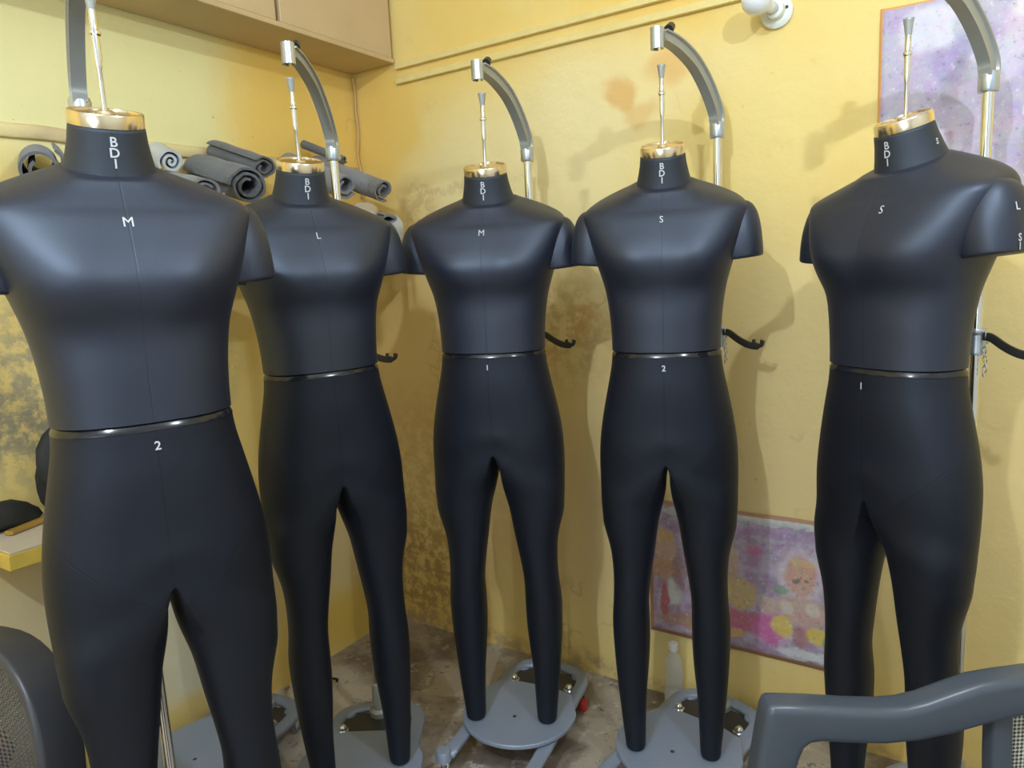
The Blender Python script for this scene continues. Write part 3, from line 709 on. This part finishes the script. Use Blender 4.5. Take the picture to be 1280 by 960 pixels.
GP = [(.05,.26,.035,.045,SKIN,.9),(.05,.30,.03,.02,(.75,.45,.12),.9),(.04,.20,.05,.03,(.70,.32,.08),.8),(.07,.13,.025,.04,WHT,.9),(.045,.10,.012,.06,(.60,.06,.06),.9),
      (.18,.27,.02,.04,SKIN,.6),(.21,.22,.05,.06,(.30,.12,.12),.6),(.205,.21,.03,.045,(.62,.38,.12),.8),(.26,.17,.05,.045,(.72,.48,.08),.8),(.30,.30,.02,.02,(.65,.10,.28),.8),
      (.27,.09,.10,.03,(.62,.08,.16),.85),(.34,.085,.045,.045,(.72,.10,.42),.9),(.22,.05,.06,.015,(.75,.42,.06),.9),
      (.42,.25,.060,.075,(.80,.66,.72),.8),(.42,.25,.038,.055,(.72,.32,.18),.9),(.42,.23,.022,.03,SKIN,.9),(.42,.15,.07,.04,(.72,.42,.30),.85),(.375,.10,.03,.03,(.85,.60,.05),.95),
      (.46,.09,.03,.025,(.85,.60,.05),.95),(.42,.08,.02,.03,(.45,.14,.12),.8),(.495,.07,.015,.035,(.14,.35,.12),.8),(.37,.20,.02,.015,(.15,.36,.15),.7),(.44,.03,.08,.015,(.80,.78,.78),.8),
      (.30,.385,.22,.010,(.62,.68,.58),.8),(.10,.378,.07,.010,(.62,.68,.58),.8),(.36,.352,.12,.010,(.42,.20,.46),.7),(.12,.05,.10,.02,(.55,.25,.10),.8),(.09,.20,.02,.06,(.35,.14,.10),.6),(.16,.33,.03,.03,(.50,.30,.55),.7),(.245,.24,.012,.07,(.58,.36,.14),.7),(.335,.15,.02,.03,(.70,.45,.30),.7),(.385,.155,.02,.02,(.80,.66,.55),.8),(.45,.16,.02,.018,(.80,.66,.55),.8),(.42,.285,.03,.012,(.78,.52,.20),.8),(.405,.235,.008,.006,(.2,.1,.08),.8),(.435,.235,.008,.006,(.2,.1,.08),.8)]
mp2 = poster_mat('bright_devotional_print', (0.40, 0.24, 0.40), GP, (0.48, 0.26, 0.15), .012, .52, .405, (0.56, 0.44, 0.60))
poster('wall_poster', 1.035, .200, .52, .405, mp2, 'small colourful religious poster low on the right wall, behind the form marked S and 2')

# ------------------------------------------------------------------ fabric rolls on the left wall shelf
M_CLOTH = mat('charcoal_cloth', (0.14, 0.14, 0.145), 0.8, noise=0.15, nscale=25, bump=0.25, bscale=120, sheen=0.3)
M_CLOTH2 = mat('grey_cloth', (0.24, 0.24, 0.255), 0.8, noise=0.12, nscale=25, bump=0.25, bscale=120, sheen=0.3)
M_WHITEC = mat('white_wrap', (0.55, 0.57, 0.60), 0.45, noise=0.08, nscale=15, bump=0.3, bscale=30)
M_BEIGE = mat('beige_cloth', (0.55, 0.47, 0.36), 0.75, noise=0.15, nscale=25, bump=0.4, bscale=30)
def P3(px, py, uu):
    """point on the viewing ray at distance uu from the left wall"""
    d = CF + CR*((px-640)/FPX) + CU*((480-py)/FPX); o_ = Vector((0, 0, HC)); return o_ + d*((C0 + RD*uu - o_).dot(RD)/d.dot(RD))
def roll(end, start, r, m, label, squash=1.0, turns=2.6, tip=0.0, inner=.30):
    end, start = Vector(end), Vector(start); ax = (start-end); L = ax.length; ax.normalize()
    sd = ax.cross(Vector((0, 0, 1))).normalized(); up = sd.cross(ax)
    n = int(turns*26); th = .0062; outer, innerp = [], []
    for i in range(n+1):
        f = i/n; a = 2*PI*turns*f + tip; rr = r*(inner + (1-inner)*f)
        for lst, q in ((outer, rr), (innerp, rr-th)):
            lst.append((q*math.cos(a), q*math.sin(a)*squash))
    prof = outer + innerp[::-1]
    bm = bmesh.new(); rings = []
    for k in range(7):
        t = k/6; c = end + ax*(L*t) ; wob = 1 + .03*math.sin(k*2.1+r*90)
        rings.append([c + sd*(x*wob) + up*(y*wob) + ax*(.003*math.sin(x*150+y*100) if k == 0 else 0) for x, y in prof])
    vr = [[bm.verts.new(p) for p in q] for q in rings]; N = len(prof)
    for a, b in zip(vr, vr[1:]):
        for i in range(N): bm.faces.new((a[i], a[(i+1) % N], b[(i+1) % N], b[i]))
    for ringv in (vr[0], vr[-1]):
        for i in range(n): bm.faces.new((ringv[i], ringv[i+1], ringv[N-2-i], ringv[N-1-i]))
    o = obj('fabric_roll', bm, m, None, autos=50); tag(o, label, 'fabric roll', 'rolled cloth on the left wall shelf'); return o
SHZ = 1.43
roll(P3(258, 238, .33), P3(205, 226, .04), .043, M_CLOTH2, 'grey fabric roll beside the right shoulder of the nearest form', .8, 1.9, .5, .45)
roll(P3(311, 233, .33), P3(252, 214, .04), .051, M_CLOTH, 'charcoal fabric roll with wide spiral end, left of the neck of the form marked L', .95, 2.3, 1.2, .4)
roll(P3(330, 210, .22), P3(270, 189, .03), .042, M_CLOTH, 'charcoal fabric roll lying behind and above the wide spiral roll', .75, 2.0, 2.5, .4)
roll(P3(432, 233, .30), P3(362, 203, .03), .043, M_CLOTH2, 'grey fabric roll right beside the chrome pole of the form marked L', .9, 1.6, 2.0, .45)
roll(P3(480, 238, .33), P3(396, 206, .05), .040, M_CLOTH2, 'longest grey fabric roll, rightmost, ending near the room corner', .9, 1.7, .8, .4)
roll(P3(430, 200, .15), P3(380, 180, .03), .026, M_CLOTH, 'dark thin fabric roll on top of the grey rolls near the corner', .6, 1.5, 3.0, .5)
roll(P3(486, 274, .34), P3(452, 262, .14), .028, M_CLOTH2, 'short flattened grey roll below the longest roll near the corner', .5, 1.3, .3, .7)
roll(P3(52, 212, .27), P3(50, 200, .03), .050, M_CLOTH, 'dark folded fabric roll behind the left shoulder of the nearest form', 1.0, 1.8, 2.2, .4)
roll(P3(110, 210, .20), P3(126, 198, .03), .027, M_CLOTH2, 'greyish fabric roll tucked behind the neck of the nearest form', 1.0, 1.8, 1.5, .4)
roll(P3(214, 202, .13), P3(198, 192, .03), .033, M_WHITEC, 'white wrapped roll just right of the nearest form neck', 1.0, 2.6, 0, .06)
def lumpy(name, center, size, m, label, cat, seed, rz=0.0, amp=.25, sub=3, group=None):
    bm = bmesh.new(); bmesh.ops.create_icosphere(bm, subdivisions=sub, radius=1.0); rn = random.Random(seed)
    ph = [(rn.uniform(1, 4), rn.uniform(1, 4), rn.uniform(1, 4), rn.uniform(0, 6)) for _ in range(6)]
    for v in bm.verts:
        k = sum(math.sin(a*v.co.x*1.6 + b*v.co.y*1.6 + c*v.co.z*1.6 + d) for a, b, c, d in ph)/6
        v.co *= 1 + amp*k; v.co = Vector((v.co.x*size[0], v.co.y*size[1], v.co.z*size[2]))
        if v.co.z < -size[2]*.75: v.co.z = -size[2]*.75
    o = obj(name, bm, m, None); o.location = center; o.rotation_euler = (0, 0, rz); tag(o, label, cat, group); return o
lumpy('cloth_bundle', P3(452, 268, .30), (.045, .05, .03), M_BEIGE, 'crumpled beige cloth under the grey rolls near the corner', 'cloth', 3, .3, .45)
lumpy('wrapped_bundle', P3(492, 290, .26), (.030, .04, .050), M_WHITEC, 'whitish wrapped bundle at the right end of the wall shelf', 'bundle', 5, .2, .25)
ws = empty('wall_shelf', W(0, .10, SHZ-.06), RZ_R, 'narrow wooden wall shelf under the fabric rolls, behind the form marked L', 'shelf')
bm = bmesh.new(); box(bm, (.15, -.46, 0), (.30, 1.02, .018)); obj('shelf_board', bm, M_PLY, ws, False, bevel=.002)
for k in range(3):
    bm = bmesh.new(); d = .05+.37*k
    box(bm, (.11, -d, -.016), (.22, .02, .014)); obj('shelf_bracket', bm, M_STRAP, ws, False, bevel=.001)

# ------------------------------------------------------------------ bench shelf at left with its clutter
M_TOPW = mat('pale_worn_laminate', (0.58, 0.50, 0.40), 0.5, noise=0.12, nscale=12)
M_EDGE = mat('yellow_painted_edge', (0.66, 0.46, 0.08), 0.45, noise=0.35, nscale=14)
def PZ(px, py, z):
    d = CF + CR*((px-640)/FPX) + CU*((480-py)/FPX); return Vector((0, 0, HC)) + d*((z-HC)/d.z)
TZ = .77
kc = PZ(9, 693, TZ) - C0; KU, KD = kc.dot(RD), kc.dot(LD)
wt = empty('work_shelf', W(0, KD, TZ), RZ_R, 'pale shelf with chipped yellow edge on the left wall beside the nearest form', 'shelf')
bm = bmesh.new(); box(bm, (KU/2, .26, -.002), (KU-.002, .51, .004)); obj('shelf_top', bm, M_TOPW, wt, False, bevel=.001)
bm = bmesh.new(); box(bm, (KU/2, .26, -.021), (KU, .52, .034)); obj('shelf_edge', bm, M_EDGE, wt, False, bevel=.003)
for k in range(2):
    bm = bmesh.new(); box(bm, (.06, .10+.28*k, -.046), (.12, .02, .016)); obj('shelf_bracket', bm, M_STRAP, wt, False)
M_BAG = mat('black_cloth', (0.018, 0.018, 0.018), 0.7, bump=0.3, bscale=30)
lumpy('cloth_bag', W(.045, KD-.235, TZ+.098), (.034, .095, .122), M_BAG, 'tall black cloth bag on the yellow edged shelf, touching the nearest form', 'bag', 11, RZ_R, .25)
lumpy('cloth_bag', W(.042, KD-.045, TZ+.027), (.032, .090, .034), M_BAG, 'low black cloth bag at the left edge of the yellow edged shelf', 'bag', 12, RZ_R, .35)
pr_, pq_ = PZ(10, 667, TZ+.006), PZ(62, 646, TZ+.006)
dv = pq_ - pr_; bm = bmesh.new(); box(bm, (0, 0, 0), (dv.length, .022, .009))
sc_ = obj('wooden_ruler', bm, mat('varnished_wood', (0.42, 0.24, 0.05), 0.35, noise=0.3, nscale=20), None, False, bevel=.002)
sc_.location = (pr_+pq_)/2; sc_.rotation_euler = (0, 0, math.atan2(dv.y, dv.x))
tag(sc_, 'brown wooden ruler lying along the front of the yellow edged shelf', 'ruler')
pc = PZ(8, 655, TZ+.002); bm = bmesh.new(); box(bm, (0, 0, 0), (.11, .07, .003))
pp = obj('paper_sheet', bm, mat('grey_paper', (0.45, 0.50, 0.52), 0.5), None, False); pp.location = pc; pp.rotation_euler = (0, 0, .6); tag(pp, 'grey paper sheets at the left edge of the yellow edged shelf', 'paper')
pc = PZ(36, 648, TZ); t = empty('scissors', pc, 1.3, 'small steel scissors lying beside the wooden ruler', 'scissors')
for s in (-1, 1):
    bm = bmesh.new(); prism(bm, [(0, s*.002), (.004, s*.010), (.05, s*.004), (.055, s*.001)], .001 + .0015*(s > 0), .0025 + .0015*(s > 0)); obj('blade', bm, M_CHROME, t, False)
    bm = bmesh.new(); sweep(bm, [Vector((-.018 + .014*math.cos(a), s*.010 + .008*math.sin(a), .004)) for a in [2*PI*k/16 for k in range(16)]], circ(.0022, 8), closed=True); obj('handle', bm, M_BLK, t)

# ------------------------------------------------------------------ small things on the floor
def bottle():
    b_ = empty('plastic_bottle', W(1.115, .034, 0), 0, 'clear plastic bottle with white cap standing against the right wall', 'bottle')
    gm, t_, p = nt('clear_pet'); p.inputs['Base Color'].default_value = (.93, .95, .94, 1); p.inputs['Roughness'].default_value = .06
    p.inputs['Alpha'].default_value = .22; p.inputs['Specular IOR Level'].default_value = 1.0
    lp = lambda prof: prof
    out = [(.004,.002),(.022,.002),(.027,.008),(.0275,.040),(.0262,.046),(.0275,.052),(.0275,.085),(.0262,.090),(.0275,.096),(.0265,.112),(.020,.130),(.0125,.142),(.0115,.152)]
    bm = bmesh.new(); lathe(bm, out + [(r-.0012, z) for r, z in out[::-1][:-1]] + [(.003, .0035)], 28); obj('bottle_body', bm, gm, b_)
    bm = bmesh.new(); lathe(bm, [(.001,.148),(.0125,.148),(.0130,.150),(.0130,.166),(.0115,.168),(.001,.168)], 20); obj('bottle_cap', bm, mat('white_cap_plastic', (.93, .94, .95), .35), b_, autos=35)
    bm = bmesh.new(); lathe(bm, [(.001,.0045),(.0245,.0045),(.0258,.010),(.0258,.034),(.001,.034)], 24); obj('bottle_contents', bm, mat('pale_liquid', (0.70, 0.74, 0.74), 0.3), b_)
    b_.scale = (1.05, 1.05, 1.14)
bottle()
bm = bmesh.new(); prism(bm, [(0, 0), (.035, -.008), (.042, .015), (.02, .024), (-.006, .02)], .0008, .006)
o = obj('green_wrapper', bm, mat('green_plastic', (0.16, 0.55, 0.05), 0.4), None, False, bevel=.002); o.location = W(1.13, .09, 0); o.rotation_euler = (0, 0, .3); tag(o, 'bright green wrapper on the floor in front of the clear bottle', 'wrapper')
bm = bmesh.new(); lathe(bm, [(.001,.0),(.010,.0),(.013,.006),(.0135,.022),(.012,.034),(.007,.040),(.001,.041)], 20)
rc = obj('plastic_piece', bm, M_RED, None); rc.location = (.160, 1.912, 0); tag(rc, 'small red plastic piece on the floor right of the middle stand', 'plastic piece')
bm = bmesh.new(); cyl(bm, (0, 0, .039), (0, 0, .047), .005); obj('tip', bm, M_BLK, rc)
lumpy('red_cloth', PZ(-26, 938, .44) - Vector((0, 0, .03)), (.045, .04, .090), mat('red_fabric', (0.75, 0.07, 0.03), 0.7), 'bright red cloth on the mesh chair seat, at the lower left edge of the photo', 'cloth', 21, .4, .25)
# thread near the left wall
for i, (x, y, s, lab) in enumerate([(-.64, 2.12, 1.0, 'dark scrap of thread on the floor near the left wall'), (-.73, 1.99, .5, 'small dark thread ring on the floor between the two left forms')]):
    o = tube('thread_scrap', [(x + s*.03*math.cos(a)*(1+.3*math.sin(3*a)), y + s*.02*math.sin(a), .005) for a in [k*.7 for k in range(9)]], .0035*max(s, .7), M_BAG); tag(o, lab, 'thread')

# ------------------------------------------------------------------ grey armchair at lower right
M_CHG = mat('slate_grey_plastic', (0.060, 0.072, 0.095), 0.32, spec=0.5)
def mesh_mat(name, col, dark, sc):
    m, t, b = nt(name); g = G(t); tc = t.nodes.new('ShaderNodeTexCoord').outputs['Object']
    x, y, z = g.sep(tc)[:3]
    h = g.math('ADD', x, y)
    a = g.math('SINE', g.math('MULTIPLY', g.math('ADD', h, z), sc)); c = g.math('SINE', g.math('MULTIPLY', g.math('SUBTRACT', h, z), sc))
    f = g.ramp(g.math('MULTIPLY', a, c), -.25, .15)
    t.links.new(g.mix(f, dark, col), b.inputs['Base Color']); b.inputs['Roughness'].default_value = .55
    al = g.ramp(g.math('MULTIPLY', a, c), -.75, -.6, .25, 1.0); t.links.new(al, b.inputs['Alpha'])
    return m
def ray_y(px, py, yy):
    d = CF + CR*((px-640)/FPX) + CU*((480-py)/FPX); return Vector((0, 0, HC)) + d*(yy/d.y)
ch = empty('office_chair', (.62, .84, 0), 0, 'slate grey office chair with cream mesh back, lower right corner', 'chair')
def rel(p, org): return Vector(p) - Vector(org)
CO = (.62, .84, 0)
outl = [(956,876),(962,873),(1010,874),(1060,877),(1100,878),(1125,876),(1150,870),(1180,859),(1215,847),(1250,841),(1300,837),(1380,836),
 (1380,882),(1300,884),(1250,890),(1215,899),(1180,909),(1140,917),(1100,921),(1060,920),(1020,918),(1008,920),(1000,926),(994,940),(985,975),(972,1030),(960,1100),
 (915,1100),(926,1030),(938,965),(947,910),(952,884)]
bm = bmesh.new(); A = []; B = []
for px, py in outl:
    p = rel(ray_y(px, py, .85), CO); k = max(0, p.x-.0)*.10
    A.append(bm.verts.new((p.x, p.y-.021+k, p.z))); B.append(bm.verts.new((p.x, p.y+.021+k, p.z)))
n = len(A)
for i in range(n): bm.faces.new((A[i], A[(i+1) % n], B[(i+1) % n], B[i]))
bm.faces.new(A); bm.faces.new(list(reversed(B)))
o = obj('armrest', bm, M_CHG, ch, True); md = o.modifiers.new('bevel', 'BEVEL'); md.width = .013; md.segments = 5; md.limit_method = 'ANGLE'; md.angle_limit = math.radians(50); md.harden_normals = False
up0 = rel(ray_y(1248, 872, .86), CO); up1 = rel(ray_y(1244, 1000, .85), CO)
bm = bmesh.new(); sweep(bm, catmull([up0, (up0+up1)/2, up1, up1 + Vector((-.01, 0, -.12))], 5), rrect(.028, .026, .006, 3), up=(0, 1, 0)); obj('back_upright', bm, M_CHG, ch)
ux = up0.x + .30
bm = bmesh.new(); sweep(bm, catmull([(ux, up0.y+.06, up0.z), (ux, up0.y+.05, up0.z-.12), (ux, up0.y+.05, up0.z-.25)], 4), rrect(.028, .026, .006, 3), up=(0, 1, 0)); obj('back_upright', bm, M_CHG, ch)
bm = bmesh.new(); grid = []
for k in range(9):
    grid.append([bm.verts.new((up0.x + .008 + .285*i/12, up0.y + .004 + .05*i/12 - .015*math.sin(PI*i/12), up0.z - .012 - .24*k/8)) for i in range(13)])
for k in range(8):
    for i in range(12): bm.faces.new((grid[k][i], grid[k][i+1], grid[k+1][i+1], grid[k+1][i]))
o = obj('back_mesh', bm, mesh_mat('cream_mesh', (0.60, 0.58, 0.50), (0.07, 0.07, 0.06), 560), ch); md = o.modifiers.new('s', 'SOLIDIFY'); md.thickness = .003
bm = bmesh.new(); prism(bm, rrect(.46, .44, .08, 5), .40, .45); bmesh.ops.translate(bm, verts=bm.verts, vec=(.0, -.10, 0)); obj('seat', bm, mat('dark_seat_fabric', (0.05, 0.055, 0.06), .8), ch, False, bevel=.015)
bm = bmesh.new(); cyl(bm, (0, -.10, .09), (0, -.10, .40), .025); obj('gas_column', bm, M_BLK, ch)
for k in range(5):
    a = 2*PI*k/5+.3
    bm = bmesh.new(); sweep(bm, [Vector((.02*math.cos(a), -.10+.02*math.sin(a), .09)), Vector((.20*math.cos(a), -.10+.20*math.sin(a), .065))], rrect(.035, .025, .006, 2)); f = obj('base_spoke', bm, M_BLK, ch)
    bm = bmesh.new(); c = Vector((.20*math.cos(a), -.10+.20*math.sin(a), .026)); q = Vector((-math.sin(a), math.cos(a), 0))*.011; cyl(bm, c-q, c+q, .026); obj('caster_wheel', bm, M_BLK, f, bevel=.003)

# ------------------------------------------------------------------ dark mesh chair at lower left
M_CHD = mat('charcoal_plastic', (0.055, 0.055, 0.065), 0.36)
LO = Vector((-.895, 1.10, 0)); lc = empty('mesh_chair', LO, 0, 'dark round backed mesh chair, lower left corner behind the nearest form', 'chair')
cen = Vector((0, 0, .535)); ax_r = Vector((.94, -.34, 0)).normalized(); nrm = Vector((-.34, -.94, .18)).normalized(); ax_u = Vector((0, .08, 1)).normalized()
def bk(a, r): return cen + ax_r*(r[0]*sup(math.cos(a), 2.4)) + ax_u*(r[1]*sup(math.sin(a), 2.4)) - nrm*(-.02*math.cos(a)**2)
bm = bmesh.new(); sweep(bm, [bk(2*PI*k/48, (.175, .18)) for k in range(48)], rrect(.020, .075, .008, 3), up=nrm, closed=True)
obj('back_frame', bm, M_CHD, lc)
bm = bmesh.new(); rings = [[bk(2*PI*k/48, (.160*f, .165*f)) + nrm*(.02*(1-f)) for k in range(48)] for f in (1, .8, .6, .4, .2, .02)]
loft(bm, rings, False, True); o = obj('back_mesh', bm, mesh_mat('black_mesh', (0.10, 0.10, 0.11), (0.02, 0.02, 0.02), 480), lc)
bm = bmesh.new(); sweep(bm, catmull([(0, .02, .36), (.0, .06, .34), (0, .02, .30), (0, -.06, .29)], 5), rrect(.05, .02, .005, 2), up=(1, 0, 0)); obj('back_stem', bm, M_BLK, lc)
SEATC = Vector((-.10, .20, 0))
bm = bmesh.new(); prism(bm, rrect(.40, .38, .09, 5), .29, .335); bmesh.ops.translate(bm, verts=bm.verts, vec=(-.12, -.14, 0)); obj('seat', bm, mat('dark_seat_fabric', (0.05, 0.055, 0.06), .8), lc, False, bevel=.015)
bm = bmesh.new(); cyl(bm, (-.12, -.14, .08), (-.12, -.14, .29), .022); obj('gas_column', bm, M_BLK, lc)
for k in range(5):
    a = 2*PI*k/5+.9; b0 = Vector((-.12, -.14, 0))
    bm = bmesh.new(); sweep(bm, [b0 + Vector((.02*math.cos(a), .02*math.sin(a), .09)), b0 + Vector((.18*math.cos(a), .18*math.sin(a), .065))], rrect(.03, .022, .005, 2)); f = obj('base_spoke', bm, M_BLK, lc)
    bm = bmesh.new(); c = b0 + Vector((.18*math.cos(a), .18*math.sin(a), .024)); q = Vector((-math.sin(a), math.cos(a), 0))*.010; cyl(bm, c-q, c+q, .024); obj('caster_wheel', bm, M_BLK, f)
